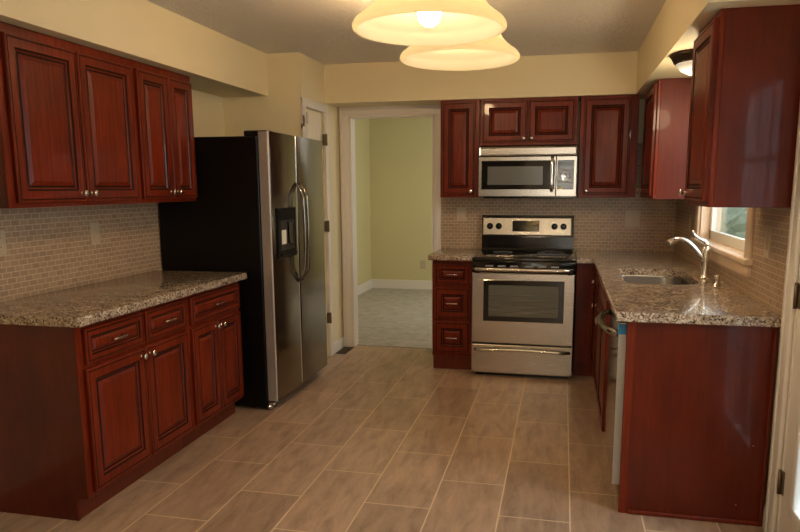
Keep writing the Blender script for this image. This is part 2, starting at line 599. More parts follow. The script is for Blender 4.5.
# added wall, unseen behind the camera, keeps light off the left end panel
struct(MB().box(WL, -0.62, -0.75, -0.65, 0, ZC).build('wall_light_block', DIM_WALL))
# soffits (boxed-in drops of the ceiling)
struct(MB().box(WL, -2.178, -0.65, YP, ZT, ZC).build('wall_soffit_left', YELLOW))
struct(MB().box(XP, 0.505, YS, WB, ZT, ZC).build('wall_soffit_far', YELLOW))
struct(MB().box(0.505, WR, 2.79, WB, ZT, ZC).build('wall_soffit_right', YELLOW))
# backsplashes
struct(MB().box(WL, WL + .006, 2.30, 3.90, ZCT, ZU + .02).build('wall_backsplash_left', MOSAIC))
struct(MB().box(-1.015, WR, WB - .006, WB, ZCT, ZU + .42).build('wall_backsplash_far', MOSAIC))
m = MB()
m.box(WR - .006, WR, 2.868, 3.412, ZCT, ZU + .02); m.box(WR - .006, WR, 3.412, 4.795, ZCT, 1.005)
m.box(WR - .006, WR, 4.795, WB - .006, ZCT, ZU + .02)
struct(m.build('wall_backsplash_right', MOSAIC))
# next room
struct(MB().box(-2.75, -2.65, WB + .1, 9.15, 0, ZC).build('wall_next_room_left', GREEN))
struct(MB().box(-2.75, 0.6, 9.15, 9.25, 0, ZC).build('wall_next_room_far', GREEN))
struct(MB().box(0.5, 0.6, WB + .1, 9.15, 0, ZC).build('wall_next_room_right', GREEN))
struct(MB().box(-2.65, XP - .1, WB, WB + .1, 0, ZC).build('wall_next_room_near', GREEN))


def baseboard(name, x0, x1, y0, y1, h=0.115):
    m = MB().box(x0, x1, y0, y1, 0, h, 0.004)
    return struct(m.build(name, TRIM))


baseboard('baseboard_next_room_far', -2.64, 0.5, 9.135, 9.15, 0.13)
baseboard('baseboard_next_room_left', -2.65, -2.634, 5.78, 9.15, 0.13)
baseboard('baseboard_pantry', XP, XP + .014, 5.352, WB - .02, 0.10)
baseboard('baseboard_right', WR - .014, WR, 2.862, 2.909, 0.10)
baseboard('baseboard_right_near', WR - .014, WR, YBACK, 1.79, 0.10)


def casing(name, parts, mat=TRIM):
    m = MB()
    for p in parts: m.box(*p, 0.006, 0, 2)
    return struct(m.build(name, mat))


# doorway casing: stepped boards plus the jamb lining
cz = DWZ + .080
m = MB()
for (x0, x1) in ((DW0 - .084, DW0), (DW1, DW1 + .062)):
    m.box(x0, x1, WB - .018, WB, 0, cz, 0.005, 0, 2)
m.box(DW0 - .084, DW1 + .062, WB - .0185, WB, DWZ, cz, 0.005, 0, 2)
m.box(DW0 - .084, DW0 - .060, WB - .026, WB - .015, 0, cz, 0.005, 0, 2)
m.box(DW0 - .084, DW1 + .062, WB - .0265, WB - .015, cz - .024, cz, 0.005, 0, 2)
m.box(DW0, DW0 + .014, WB - .01, WB + .11, 0, DWZ); m.box(DW1 - .014, DW1, WB - .01, WB + .11, 0, DWZ)
m.box(DW0, DW1, WB - .01, WB + .11, DWZ - .014, DWZ)
struct(m.build('trim_doorway', TRIM))

# pantry door and casing (in the wall that faces right)
m = MB()
for (y0, y1) in ((PD0 - .066, PD0), (PD1, PD1 + .055)):
    m.box(XP, XP + .018, y0, y1, 0, PDZ + .062, 0.005, 0, 2)
m.box(XP, XP + .0185, PD0 - .066, PD1 + .055, PDZ, PDZ + .062, 0.005, 0, 2)
struct(m.build('trim_pantry', TRIM))
pd = MB()
Pp = PL(XP - .045)
pd.box(XP - .045, XP - .012, PD0 + .004, PD1 - .004, 0.012, PDZ - .004)
PANELP = [(0, 0.034, 0), (0.006, 0.034, 0), (0.012, 0.030, 0), (0.03, 0.030, 0), (0.042, 0.0355, 0)]
for w0, w1 in ((0.20, 0.92), (1.04, 1.62), (1.70, 1.93)):
    for a0, a1 in ((PD0 + .05, 5.064), (5.094, PD1 - .05)):
        pd.rings(Pp, a0, a1, w0, w1, PANELP, 0.02)
door1 = struct(pd.build('door_1', DOORW))
for z in (1.815, 1.115, 0.34):
    MB().box(XP - .010, XP + .022, PD1 - .012, PD1 + .006, z - .045, z + .045, 0.002).tube(
        [(XP + .022, PD1 - .002, z - .046), (XP + .022, PD1 - .002, z + .046)], 0.007, 8).build('door_hinge', HINGE, door1)
MB().box(XP + .001, XP + .012, 4.795, 4.815, 1.865, 1.90, 0.002).tube(
    [(XP + .020, 4.803, 1.88), (XP + .024, 4.803, 1.92), (XP + .020, 4.803, 1.96)], 0.006, 8).build('door_latch', HINGE, door1)
MB().box(XP - .011, XP - .006, 4.935, 4.975, 1.915, 2.0, 0.002).build('door_tab', PLATE, door1)

# sink window: casing, stool, apron, jamb, sash, glass
w1 = struct(MB().box(WR - .020, WR, WY0 - .09, WY0, 1.085, WZ1 + .09, 0.005, 0, 2)
            .box(WR - .020, WR, WY1, WY1 + .09, 1.085, WZ1 + .09, 0.005, 0, 2)
            .box(WR - .0205, WR, WY0 - .09, WY1 + .09, WZ1, WZ1 + .09, 0.005, 0, 2)
            .box(WR, WR + .12, WY0, WY0 + .014, WZ0, WZ1).box(WR, WR + .12, WY1 - .014, WY1, WZ0, WZ1)
            .box(WR, WR + .12, WY0, WY1, WZ1 - .014, WZ1).build('window_1', WINTRIM))
MB().box(WR - .042, WR, WY0 - .11, WY1 + .11, 1.062, 1.092, 0.006, 0, 2).box(WR - .002, WR + .12, WY0 + .001, WY1 - .001, 1.0855, 1.0915).build('window_stool', WINTRIM, w1)
MB().box(WR - .018, WR, WY0 - .085, WY1 + .085, 1.000, 1.062, 0.004, 0, 2).build('window_apron', WINTRIM, w1)
m = MB()
for q in ((WY0 + .014, WY0 + .055, 1.085, WZ1 - .014), (WY1 - .055, WY1 - .014, 1.085, WZ1 - .014), (WY0 + .014, WY1 - .014, 1.092, 1.152),
          (WY0 + .014, WY1 - .014, WZ1 - .06, WZ1 - .014), (WY0 + .014, WY1 - .014, 1.53, 1.57)):
    m.box(WR + .055, WR + .085, *q, 0.003)
m.build('window_sash', WHITE, w1)
MB().box(WR + .068, WR + .072, WY0 + .05, WY1 - .05, 1.14, WZ1 - .05).build('window_glass', GLASS, w1)

# glass exterior door on the right
m = MB()
m.box(WR - .018, WR, GD1, GD1 + .080, 0, GDZ + .08, 0.006, 0, 2); m.box(WR - .018, WR, GD0 - .08, GD0, 0, GDZ + .08, 0.006, 0, 2)
m.box(WR - .0185, WR, GD0 - .08, GD1 + .08, GDZ, GDZ + .08, 0.006, 0, 2)
m.box(WR - .024, WR - .015, GD1 + .055, GD1 + .080, 0, GDZ + .08, 0.004, 0, 2)
m.box(WR, WR + .12, GD1 - .012, GD1, 0, GDZ); m.box(WR, WR + .12, GD0, GD0 + .012, 0, GDZ); m.box(WR, WR + .12, GD0, GD1, GDZ - .012, GDZ)
struct(m.build('trim_glass_door', TRIM))
GX0, GX1 = WR + .006, WR + .046
gy0, gy1, gz0, gz1 = GD0 + .145, GD1 - .145, 0.205, 1.90
m = MB()
m.box(GX0, GX1, GD0 + .014, gy0, 0.012, GDZ - .014); m.box(GX0, GX1, gy1, GD1 - .014, 0.012, GDZ - .014)
m.box(GX0, GX1, gy0, gy1, 0.012, gz0); m.box(GX0, GX1, gy0, gy1, gz1, GDZ - .014)
d2 = struct(m.build('door_2', TRIM))
m = MB()
for q in ((gy0 - .02, gy0 + .022, gz0 - .02, gz1 + .02), (gy1 - .022, gy1 + .02, gz0 - .02, gz1 + .02),
          (gy0 + .022, gy1 - .022, gz0 - .02, gz0 + .022), (gy0 + .022, gy1 - .022, gz1 - .022, gz1 + .02)):
    m.box(GX0 - .010, GX0 + .02, *q, 0.006, 0, 2)
m.build('glazing_frame', WHITE, d2)
m = MB()
for k in (1, 2):
    y = gy0 + (gy1 - gy0) * k / 3
    m.box(GX0 + .006, GX0 + .026, y - .011, y + .011, gz0, gz1, 0.003)
for k in (1, 2, 3, 4):
    z = gz0 + (gz1 - gz0) * k / 5
    m.box(GX0 + .0065, GX0 + .0255, gy0, gy1, z - .011, z + .011, 0.003)
m.build('muntin_grid', WHITE, d2)
MB().box(GX0 + .016, GX0 + .020, gy0, gy1, gz0, gz1).build('door_glass', GLASS, d2)
for z in (0.265, 1.02, 1.80):
    MB().box(WR - .001, WR + .006, GD1 - .030, GD1 + .012, z - .048, z + .048, 0.001).tube(
        [(WR - .006, GD1 - .008, z - .05), (WR - .006, GD1 - .008, z + .05)], 0.007, 8).build('door_hinge', HINGE, d2)
MB().lathe([(0.03, 0), (0.03, 0.008), (0.012, 0.012), (0.012, 0.03), (0.028, 0.04), (0.03, 0.055), (0.02, 0.068), (0, 0.07)],
           (GX0, GD0 + .075, 0.95), (-1, 0, 0)).build('door_knob', HINGE, d2)

# ------------------------------------------------------------------ outside (seen through the glass)
struct(MB().box(1.02, 14, -8, 16, -0.35, -0.15).build('ground_outside', GRASS))
FN = MB()
for k in range(62):
    FN.box(4.2, 4.225, 1.0 + k * 0.20, 1.0 + k * 0.20 + 0.186, -0.12, 2.3, 0.004)
FN.box(4.225, 4.26, 1.0, 13.4, 0.2, 0.3).box(4.225, 4.26, 1.0, 13.4, 1.8, 1.9)
fno = FN.build('board_fence', SIDING)
fno['label'] = 'pale vertical board fence seen blurred through the sink window'; fno['category'] = 'fence'
SPOTS = [(3.1, 11.6, 1.5, 'pale green shrub outside in front of the board fence')]
for x, y, hgt, lab in SPOTS:
    t = thing('garden_shrub', lab, 'shrub', (x, y, -0.15))
    bm = MB()
    for k in range(20):
        tt = bmesh.new()
        a = random.uniform(0, 6.28); rr_ = random.uniform(0, 0.75); zz = random.uniform(0.35, 1.0) * hgt
        bmesh.ops.create_icosphere(tt, subdivisions=2, radius=random.uniform(0.22, 0.42))
        for v in tt.verts:
            v.co = v.co * random.uniform(0.82, 1.15) + Vector((x + rr_ * math.cos(a), y + rr_ * math.sin(a), zz))
        bm.merge(tt)
    bm.build('foliage', LEAF, t)
    MB().tube([(x, y, -0.15), (x + .03, y, hgt * 0.6)], [0.06, 0.03], 8).build('stem', BARK, t)

# ------------------------------------------------------------------ left upper cabinets
UF = -2.257      # face of the boxes; doors stand 2 cm proud


def upper_left(y0, y1, doors, label):
    t = thing('wall_cabinet', label, 'cabinet', (WL, (y0 + y1) / 2, ZU))
    m = MB().box(WL + .0005, UF - .018, y0, y1, ZU, ZT - .002, 0.0015)
    m.build('body', PANEL, t)
    MB().box(UF - .018, UF, y0, y1, ZU, ZT - .002, 0.002).build('face_frame', WOOD, t)
    P = PL(UF)
    (a0, a1), (b0, b1) = doors
    for k, (p, q) in enumerate(doors):
        d = front('door', t, P, p, q, ZU + .022, ZT - .045)
        knob(d, P, (q - .030) if k == 0 else (p + .030), ZU + .060)
    return t


upper_left(2.390, 3.278, ((2.428, 2.841), (2.851, 3.259)), 'wider cherry wall cabinet at the left edge above the granite counter')
upper_left(3.281, 3.865, ((3.303, 3.593), (3.601, 3.848)), 'narrower two-door cherry wall cabinet beside the refrigerator')

# ------------------------------------------------------------------ left base cabinets
BF = -1.966
CTB = 0.874      # underside of the counters


def base_left(y0, y1, drawers, doors, label, end=False):
    t = thing('base_cabinet', label, 'cabinet', (-2.25, (y0 + y1) / 2, 0))
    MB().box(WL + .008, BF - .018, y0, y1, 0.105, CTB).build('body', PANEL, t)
    MB().box(BF - .018, BF, y0, y1, 0.105, CTB, 0.002).build('face_frame', WOOD, t)
    MB().box(BF - .09, BF - .06, y0, y1, 0, 0.105).build('toe_kick', TOE, t)
    if end:
        m = MB().box(WL + .008, BF - .001, y0 - .006, y0 - .0002, 0.105, CTB).box(WL + .008, BF - .0605, y0 - .006, y0 - .0002, 0, 0.1055)
        m.box(BF - .064, BF - .056, y0 - .008, y0 + .006, 0, 0.105)
        m.build('end_panel', PANEL, t)
    P = PL(BF)
    for p, q in drawers:
        d = front('drawer', t, P, p, q, 0.695, 0.848)
        pull(d, P, (p + q) / 2, 0.772)
    for k, (p, q) in enumerate(doors):
        d = front('door', t, P, p, q, 0.128, 0.675)
        knob(d, P, (q - .030) if k == 0 else (p + .030), 0.640)
    return t


base_left(2.358, 3.196, ((2.392, 2.800), (2.815, 3.175)), ((2.385, 2.792), (2.800, 3.175)),
          'wider cherry base cabinet with two drawers and open dark end panel', True)
base_left(3.198, 3.800, ((3.222, 3.780),), ((3.222, 3.498), (3.506, 3.780)), 'narrower cherry base cabinet with one drawer beside the refrigerator')
ct = MB().box(WL + .007, -1.905, 2.308, 3.808, CTB, ZCT, 0.004, 0, 2).build('countertop', GRANITE)
ct['label'] = 'long brown granite countertop on the left base cabinets'; ct['category'] = 'countertop'

# ------------------------------------------------------------------ refrigerator
FR = thing('refrigerator', 'stainless side-by-side refrigerator with black sides in the left alcove', 'refrigerator', (-2.2, 4.33, 0))
FY0, FY1, FZ = 3.868, 4.806, 1.775
FD0, FD1 = -1.825, -1.750
SEAM = 4.288
MB().box(-2.53, FD0 - .008, FY0, FY1, 0.035, 1.745, 0.004).build('body', BLACKT, FR)
MB().box(FD0 - .06, FD0 - .004, FY0 + .01, FY1 - .01, 0.015, 0.075).build('grille', BLACK, FR)
m = MB()
for y in (FY0 + .03, FY0 + .085):
    m.lathe([(0.0, -0.012), (0.022, -0.012), (0.022, 0.012), (0.0, 0.012)], (FD0 - .02 + .02, y, 0.022), (1, 0, 0), 14)
    m.box(FD0 - .02, FD0 + .012, y - .012, y + .012, 0.022, 0.050)
m.build('roller_foot', CHROME, FR)


def fridge_door(y0, y1, name='door'):
    # rounded front: profile in plan, extruded up
    r = 0.016
    poly = [(FD0, y0 + .004)]
    for k in range(7):
        a = math.pi / 2 * k / 6
        poly.append((FD1 - r + r * math.sin(a) - 0.004, y0 + r - r * math.cos(a)))
    n_ = 10
    for k in range(1, n_):
        f = k / n_
        poly.append((FD1 - 0.004 + 0.004 * math.sin(math.pi * f), y0 + r + (y1 - y0 - 2 * r) * f))
    for k in range(7):
        a = math.pi / 2 * (1 - k / 6)
        poly.append((FD1 - r + r * math.sin(a) - 0.004, y1 - r + r * math.cos(a)))
    poly.append((FD0, y1 - .004))
    mb = MB().prism(poly, lambda u, w, d: Vector((u, w, d)), 0.070, FZ - .004)
    for f in mb.bm.faces:
        f.normal_update()
        if abs(f.normal.y) > 0.75 and abs(f.normal.z) < 0.5: f.material_index = 1
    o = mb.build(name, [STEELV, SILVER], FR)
    return o


dl = fridge_door(FY0, SEAM - .003)
dr = fridge_door(SEAM + .003, FY1)


def fridge_handle(d, y, z0, z1):
    pts = []
    for k in range(17):
        f = k / 16
        z = z0 + (z1 - z0) * f
        e = min(f, 1 - f) / 0.14
        out = FD1 - .006 + 0.052 * (1 if e >= 1 else math.sin(e * math.pi / 2)) + 0.010 * math.sin(math.pi * f)
        pts.append((out, y, z))
    MB().tube(pts, 0.0098, 12).build('handle', STEELV, d)


fridge_handle(dl, SEAM - .030, 0.800, 1.462)
fridge_handle(dr, SEAM + .034, 0.800, 1.462)
dp = MB()
Pd = PL(FD1 - .002)
dp.rings(Pd, 3.935, 4.228, 0.985, 1.305, [(0, 0.008, 0), (0.008, 0.010, 0), (0.022, 0.0085, 0)], -0.003)
disp = dp.build('dispenser', DISPB, dl)
MB().rings(Pd, 3.965, 4.198, 1.245, 1.288, [(0, 0.0105, 0), (0.003, 0.0115, 0)], 0.007).build('control_panel', DISPB, disp)
MB().box(FD1 + .0062, FD1 + .008, 3.972, 4.192, 1.035, 1.225).build('recess', SOCK, disp)
MB().box(FD1 + .008, FD1 + .0092, 3.985, 4.055, 1.075, 1.165).build('paper_label', PAPER, disp)
MB().prism([(4.085, 1.08), (4.15, 1.06), (4.16, 1.20), (4.075, 1.215)], Pd, 0.010, 0.022).build('paddle', BLACK, disp)
MB().box(FD1 + .005, FD1 + .022, 3.955, 4.208, 0.998, 1.018, 0.004).build('drip_tray', DISPB, disp)
for y0, y1 in ((FY0 + .01, FY0 + .11), (FY1 - .11, FY1 - .01)):
    MB().box(FD0 - .10, FD1 - .020, y0, y1, 1.7455, FZ + .004 if y0 < 4 else FZ, 0.006).build('hinge_cover', BLACK, FR)

# ------------------------------------------------------------------ drawer cabinet between doorway and range
RX0, RX1 = -0.650, 0.107
FB = 5.112
t = thing('drawer_cabinet', 'narrow three-drawer cherry cabinet between the doorway and the range', 'cabinet', (-0.81, 5.38, 0))
MB().box(-0.982, -0.660, FB + .018, WB - .008, 0.105, CTB).build('body', PANEL, t)
MB().box(-0.982, -0.660, FB, FB + .018, 0.105, CTB, 0.002).build('face_frame', WOOD, t)
MB().box(-0.975, -0.660, FB + .004, FB + .03, 0, 0.106).build('toe_kick', TOE, t)
P = PB(FB)
for z0, z1 in ((0.685, 0.840), (0.415, 0.655), (0.135, 0.385)):
    d = front('drawer', t, P, -0.960, -0.685, z0, z1)
    pull(d, P, -0.822, (z0 + z1) / 2)
ct = MB().box(-1.008, -0.656, 5.055, WB - .007, CTB, ZCT, 0.004, 0, 2).build('countertop', GRANITE)
ct['label'] = 'small granite countertop on the narrow drawer cabinet left of the range'; ct['category'] = 'countertop'

# ------------------------------------------------------------------ range
RG = thing('kitchen_range', 'stainless electric range with black glass cooktop under the microwave', 'range', (-0.27, 5.3, 0))
RY = 4.953
MB().box(RX0, RX1, RY + .045, 5.640, 0.020, 0.880, 0.003).build('body', BLACK, RG)
MB().box(RX0 + .03, RX1 - .03, RY + .06, RY + .09, 0.0, 0.03).build('foot_rail', BLACK, RG)
P = PB(RY + .045)
dw = MB().rings(P, RX0 + .002, RX1 - .002, 0.032, 0.252, [(0, 0.040, 0), (0.006, 0.045, 0)]).build('drawer', STEEL, RG)
pts = []
for k in range(17):
    f = k / 16
    e = min(f, 1 - f) / 0.07
    pts.append((RX0 + .025 + (RX1 - RX0 - .05) * f, RY - 0.032 * (1 if e >= 1 else math.sin(e * 1.5708)) + 0.003, 0.212 + 0.010 * math.sin(math.pi * f)))
MB().tube(pts, 0.012, 12).build('handle', STEEL, dw)
od = MB().rings(P, RX0 + .002, RX1 - .002, 0.265, 0.800, [(0, 0.040, 0), (0.006, 0.045, 0)]).build('oven_door', STEEL, RG)
win = MB().rings(PB(RY), RX0 + .088, 0.030, 0.435, 0.748, [(0, 0.002, 0), (0.004, 0.004, 0), (0.036, 0.004, 0), (0.038, 0.001, 0)], -0.004).build('window_frame', BGLASS, od)
MB().box(RX0 + .126, -0.008, RY - .0035, RY + .002, 0.473, 0.710).build('window_glass', DKGLASS, win)
m = MB()
for z in (0.505, 0.548, 0.600, 0.640):
    m.tube([(RX0 + .135, RY - .0038, z), (-0.016, RY - .0038, z)], 0.0016, 6)
m.build('oven_rack', WIRE, win)
pts = []
for k in range(17):
    f = k / 16
    e = min(f, 1 - f) / 0.05
    pts.append((RX0 + .012 + (RX1 - RX0 - .024) * f, RY - 0.040 * (1 if e >= 1 else math.sin(e * 1.5708)) + 0.012, 0.828))
MB().tube(pts, 0.0155, 12).build('handle', STEEL, od)
MB().box(RX0, RX1, RY + .004, RY + .045, 0.802, 0.890, 0.006, 0, 2).build('front_lip', BLACK, RG)
m = MB()
for k in range(6):
    x = RX0 + .10 + k * 0.092 + (0.02 if k > 2 else 0)
    m = MB()
    m.box(x, x + .058, RY + .0025, RY + .006, 0.846, 0.858)
    m.build('vent_slot', GREYP, RG)
MB().box(RX0 - .002, RX1 + .002, RY, 5.585, 0.890, 0.914, 0.007, 0, 2).build('cooktop', BGLASS, RG)
m = MB()
for x, y, r in ((-0.46, 5.12, 0.105), (-0.08, 5.12, 0.08), (-0.46, 5.40, 0.075), (-0.08, 5.40, 0.105)):
    m = MB()
    m.lathe([(r - .004, 0), (r, 0), (r, 0.0006), (r - .004, 0.0006)], (x, y, 0.9138), (0, 0, 1), 40, 0, True)
    m.build('burner_ring', GREYP, RG)
# slanted riser and control panel
m = MB().prism([(5.585, 0.905), (5.640, 0.905), (5.655, 1.200), (5.625, 1.200), (5.600, 1.02), (5.598, 0.93)],
               lambda u, w, d: Vector((d, u, w)), RX0 - .005, RX1 - .014)
m.build('back_riser', BLACK, RG)


def Pc(u, w, d):                    # plane of the leaning control panel
    f = (w - 1.02) / 0.180
    return Vector((u, 5.600 + 0.025 * f - d, w))


cp = MB().rings(Pc, RX0 + .002, RX1 - .030, 1.034, 1.184, [(0, 0.006, 0), (0.008, 0.010, 0)], -0.002).build('control_panel', STEEL, RG)
MB().rings(Pc, RX0 + .248, RX1 - .290, 1.068, 1.156, [(0, 0.011, 0), (0.002, 0.0125, 0)], 0.008).build('display', BGLASS, cp)
for x in (-0.588, -0.515, -0.060, 0.012):
    kb = MB().lathe([(0.0, 0.0), (0.026, 0.0), (0.026, 0.004), (0.021, 0.008), (0.019, 0.026), (0.015, 0.029), (0, 0.029)], Pc(x, 1.110, 0.0095), (0, -1, 0.1), 20)
    kb.box(x - .004, x + .004, Pc(x, 1.110, 0.044).y, Pc(x, 1.110, 0.03).y, 1.094, 1.128, 0.002)
    kb.build('knob', BLACK, cp)

# ------------------------------------------------------------------ microwave
MW = thing('microwave_oven', 'stainless over-the-range microwave hung under the cherry cabinet', 'microwave', (-0.27, 5.4, 1.36))
MX0, MX1, MYF, MZ0, MZ1 = -0.648, 0.098, 5.277, 1.357, 1.738
MB().box(MX0, MX1, MYF + .03, WB - .008, MZ0 + .004, MZ1, 0.003).build('body', BLACKT, MW)
MB().box(MX0 + .03, MX1 - .03, MYF + .05, MYF + .25, MZ0 - .012, MZ0 + .006, 0.003).build('vent_hood', BLACK, MW)
P = PB(MYF + .03)
MB().rings(P, MX0, MX1, 1.668, MZ1, [(0, 0.022, 0), (0.004, 0.026, 0), (0.012, 0.022, 0)]).build('vent_trim', MWSTEEL, MW)
md = MB().rings(P, MX0, -0.058, MZ0, 1.662, [(0, 0.026, 0), (0.004, 0.030, 0)]).build('door', MWSTEEL, MW)
mwf = MB().rings(PB(MYF), MX0 + .022, -0.066, 1.413, 1.632, [(0, 0.001, 0), (0.004, 0.003, 0)], -0.003).build('window_frame', BGLASS, md)
MB().box(MX0 + .070, -0.155, MYF - .0045, MYF - .002, 1.448, 1.588, 0.0008).build('window_screen', MWGLASS, mwf)
pts = []
for k in range(15):
    f = k / 14
    e = min(f, 1 - f) / 0.12
    pts.append((-0.088, MYF - 0.042 * (1 if e >= 1 else math.sin(e * 1.5708)) - 0.001, 1.402 + 0.250 * f))
MB().tube(pts, 0.0135, 14).build('handle', CHROME, md)
mc = MB().rings(P, -0.055, MX1, MZ0, 1.662, [(0, 0.026, 0), (0.004, 0.030, 0)]).build('control_panel', MWSTEEL, MW)
pad = MB().rings(PB(MYF), -0.048, MX1 - .022, 1.413, 1.632, [(0, 0.001, 0), (0.003, 0.002, 0)], -0.003).build('touch_pad', MWPAD, mc)
MB().box(-0.038, 0.064, MYF - .0035, MYF - .001, 1.590, 1.618).build('display', BGLASS, pad)
m = MB()
for i in range(3):
    for j in range(4):
        m.box(-0.034 + i * 0.035, -0.010 + i * 0.035, MYF - .003, MYF - .001, 1.462 + j * 0.028, 1.480 + j * 0.028)
m.build('key', GREYP, pad)
MB().box(-0.040, -0.010, MYF - .003, MYF - .001, 1.416, 1.428).build('sticker', YTAG, pad)

# ------------------------------------------------------------------ far wall cabinets
YU = 5.368       # face of boxes; doors stand 2 cm proud of it


def upper_far(x0, x1, z0, doors, label, knobs):
    t = thing('wall_cabinet', label, 'cabinet', ((x0 + x1) / 2, WB, z0))
    MB().box(x0, x1, YU + .018, WB - .008, z0, ZT - .001).build('body', PANEL, t)
    MB().box(x0, x1, YU, YU + .018, z0, ZT - .001, 0.002).build('face_frame', WOOD, t)
    P = PB(YU)
    for (p, q), ku in zip(doors, knobs):
        d = front('door', t, P, p, q, z0 + .022, ZT - .020)
        knob(d, P, ku, z0 + .050)
    return t


upper_far(-0.967, -0.655, ZU, ((-0.950, -0.688),), 'narrow single-door cherry wall cabinet between doorway and microwave', (-0.715,))
upper_far(-0.650, 0.092, 1.752, ((-0.632, -0.287), (-0.277, 0.070)), 'short two-door cherry wall cabinet directly above the microwave', (-0.312, -0.250))
upper_far(0.112, 0.535, ZU, ((0.142, 0.478),), 'tall single-door cherry wall cabinet right of the microwave', (0.170,))

# ------------------------------------------------------------------ right wall cabinets
XU = 0.570


def upper_right(y0, y1, doors, label, side, name='wall_cabinet'):
    t = thing(name, label, 'cabinet', (WR, (y0 + y1) / 2, ZU))
    MB().box(XU + .018, WR - .008, y0, y1, ZU, ZT - .001, 0.0015).build('body', side, t)
    MB().box(XU, XU + .018, y0 - .001, y1, ZU, ZT - .001, 0.002).build('face_frame', WOOD, t)
    P = PR(XU)
    for p, q in doors:
        d = front('door', t, P, p, q, ZU + .022, ZT - .030)
        knob(d, P, q - .030, ZU + .055)
    return t


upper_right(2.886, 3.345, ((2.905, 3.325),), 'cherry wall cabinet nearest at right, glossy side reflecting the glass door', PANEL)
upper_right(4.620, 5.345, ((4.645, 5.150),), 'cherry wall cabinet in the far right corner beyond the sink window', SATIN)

# ------------------------------------------------------------------ right base run
RF = 0.262
t = thing('corner_cabinet', 'cherry corner base cabinet filling the gap right of the range', 'cabinet', (0.5, 5.3, 0))
MB().box(0.117, WR - .008, FB + .018, WB - .008, 0.105, CTB).build('body', PANEL, t)
MB().box(RF + .018, WR - .008, 4.560, FB + .017, 0.105, CTB).build('side_body', PANEL, t)
MB().box(0.117, RF, FB, FB + .018, 0.105, CTB, 0.002).build('filler', WOOD, t)
MB().box(RF, RF + .018, 4.560, FB + .017, 0.105, CTB, 0.002).build('face_frame', WOOD, t)
MB().box(0.117, RF + .07, FB + .004, FB + .03, 0, 0.106).box(RF + .05, RF + .07, 4.560, FB, 0, 0.106).build('toe_kick', TOE, t)
P = PR(RF)
d = front('drawer', t, P, 4.585, 5.05, 0.695, 0.848); pull(d, P, 4.82, 0.772)
d = front('door', t, P, 4.585, 5.05, 0.128, 0.675); knob(d, P, 4.61, 0.640)
t = thing('sink_cabinet', 'cherry base cabinet under the sink beside the dishwasher', 'cabinet', (0.55, 4.05, 0))
MB().box(RF + .018, RF + .05, 3.552, 4.558, 0.105, CTB).box(RF + .05, WR - .008, 3.552, 3.570, 0.105, CTB).box(RF + .05, WR - .008, 4.540, 4.558, 0.105, CTB) \
    .box(RF + .05, WR - .008, 3.570, 4.540, 0.105, 0.125).build('body', PANEL, t)
MB().box(RF, RF + .018, 3.552, 4.558, 0.105, CTB, 0.002).build('face_frame', WOOD, t)
MB().box(RF + .05, RF + .07, 3.552, 4.558, 0, 0.106).build('toe_kick', TOE, t)
front('false_drawer', t, P, 3.575, 4.535, 0.695, 0.848)
for k, (p, q) in enumerate(((3.575, 4.050), (4.060, 4.535))):
    d = front('door', t, P, p, q, 0.128, 0.675)
    knob(d, P, (q - .03) if k == 0 else (p + .03), 0.640)

DWR = thing('dishwasher', 'stainless dishwasher with bowed handle and blue tape on its door edge', 'dishwasher', (0.55, 3.24, 0))
MB().box(0.300, WR - .03, 2.938, 3.546, 0.10, CTB - .004).build('body', GREYP, DWR)
MB().box(0.33, 0.36, 2.938, 3.546, 0.0, 0.10).build('toe_kick', BLACK, DWR)
dd = MB().box(0.252, 0.285, 2.938, 3.545, 0.122, 0.858, 0.003).build('door', MIRROR, DWR)
MB().box(0.2525, 0.2845, 2.9345, 2.9385, 0.122, 0.812).build('edge_trim', EDGE, dd)
MB().box(0.250, 0.287, 2.9325, 2.9395, 0.806, 0.852, 0.001).build('tape', TAPE, dd)
pts = []
for k in range(17):
    f = k / 16
    pts.append((0.254 - 0.062 * math.sin(math.pi * f) ** 0.6, 2.985 + 0.515 * f, 0.800))
MB().tube(pts, 0.016, 12).build('handle', STEELV, dd)
ep = thing('end_panel', 'large flat cherry end panel closing the right counter run', 'cabinet panel', (0.58, 2.92, 0))
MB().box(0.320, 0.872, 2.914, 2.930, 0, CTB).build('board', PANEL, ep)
MB().box(0.284, 0.3198, 2.9115, 2.9325, 0, CTB, 0.002).build('stile', WOOD, ep)
MB().box(0.3202, 0.873, 2.904, 2.9138, 0, 0.020, 0.004).build('shoe_molding', WOOD, ep)
MB().box(0.860, 0.8735, 2.905, 2.9138, 0.0, CTB, 0.003).build('scribe_molding', TOE, ep)
m = MB()
for x, z in ((0.815, 0.355), (0.765, 0.085)):
    m = MB()
    m.lathe([(0, -.001), (0.0025, -.001), (0.0025, 0.0008), (0, 0.001)], (x, 2.914, z), (0, -1, 0), 8)
    m.build('nail_head', PLATE, ep)

# granite L with a rounded sink opening
CE = 0.236
sx0, sx1, sy0, sy1 = 0.352, 0.745, 3.755, 4.455


def rrect(x0, x1, y0, y1, r, n_=10, rs=None):
    out = []
    rs = rs or (r, r, r, r)
    for (cx, cy, a0, q) in ((x1, y1, 0, rs[0]), (x0, y1, 90, rs[1]), (x0, y0, 180, rs[2]), (x1, y0, 270, rs[3])):
        cx = cx - q if cx == x1 else cx + q
        cy = cy - q if cy == y1 else cy + q
        for k in range(n_ + 1):
            a = math.radians(a0 + 90 * k / n_)
            out.append((cx + q * math.cos(a), cy + q * math.sin(a)))
    return out


hole = rrect(sx0, sx1, sy0, sy1, 0.06, 10, (0.13, 0.05, 0.05, 0.13))
t_ = bmesh.new()
ox0, ox1, oy0, oy1 = CE, WR - .007, 3.60, 4.60
cxm, cym = (sx0 + sx1) / 2, (sy0 + sy1) / 2


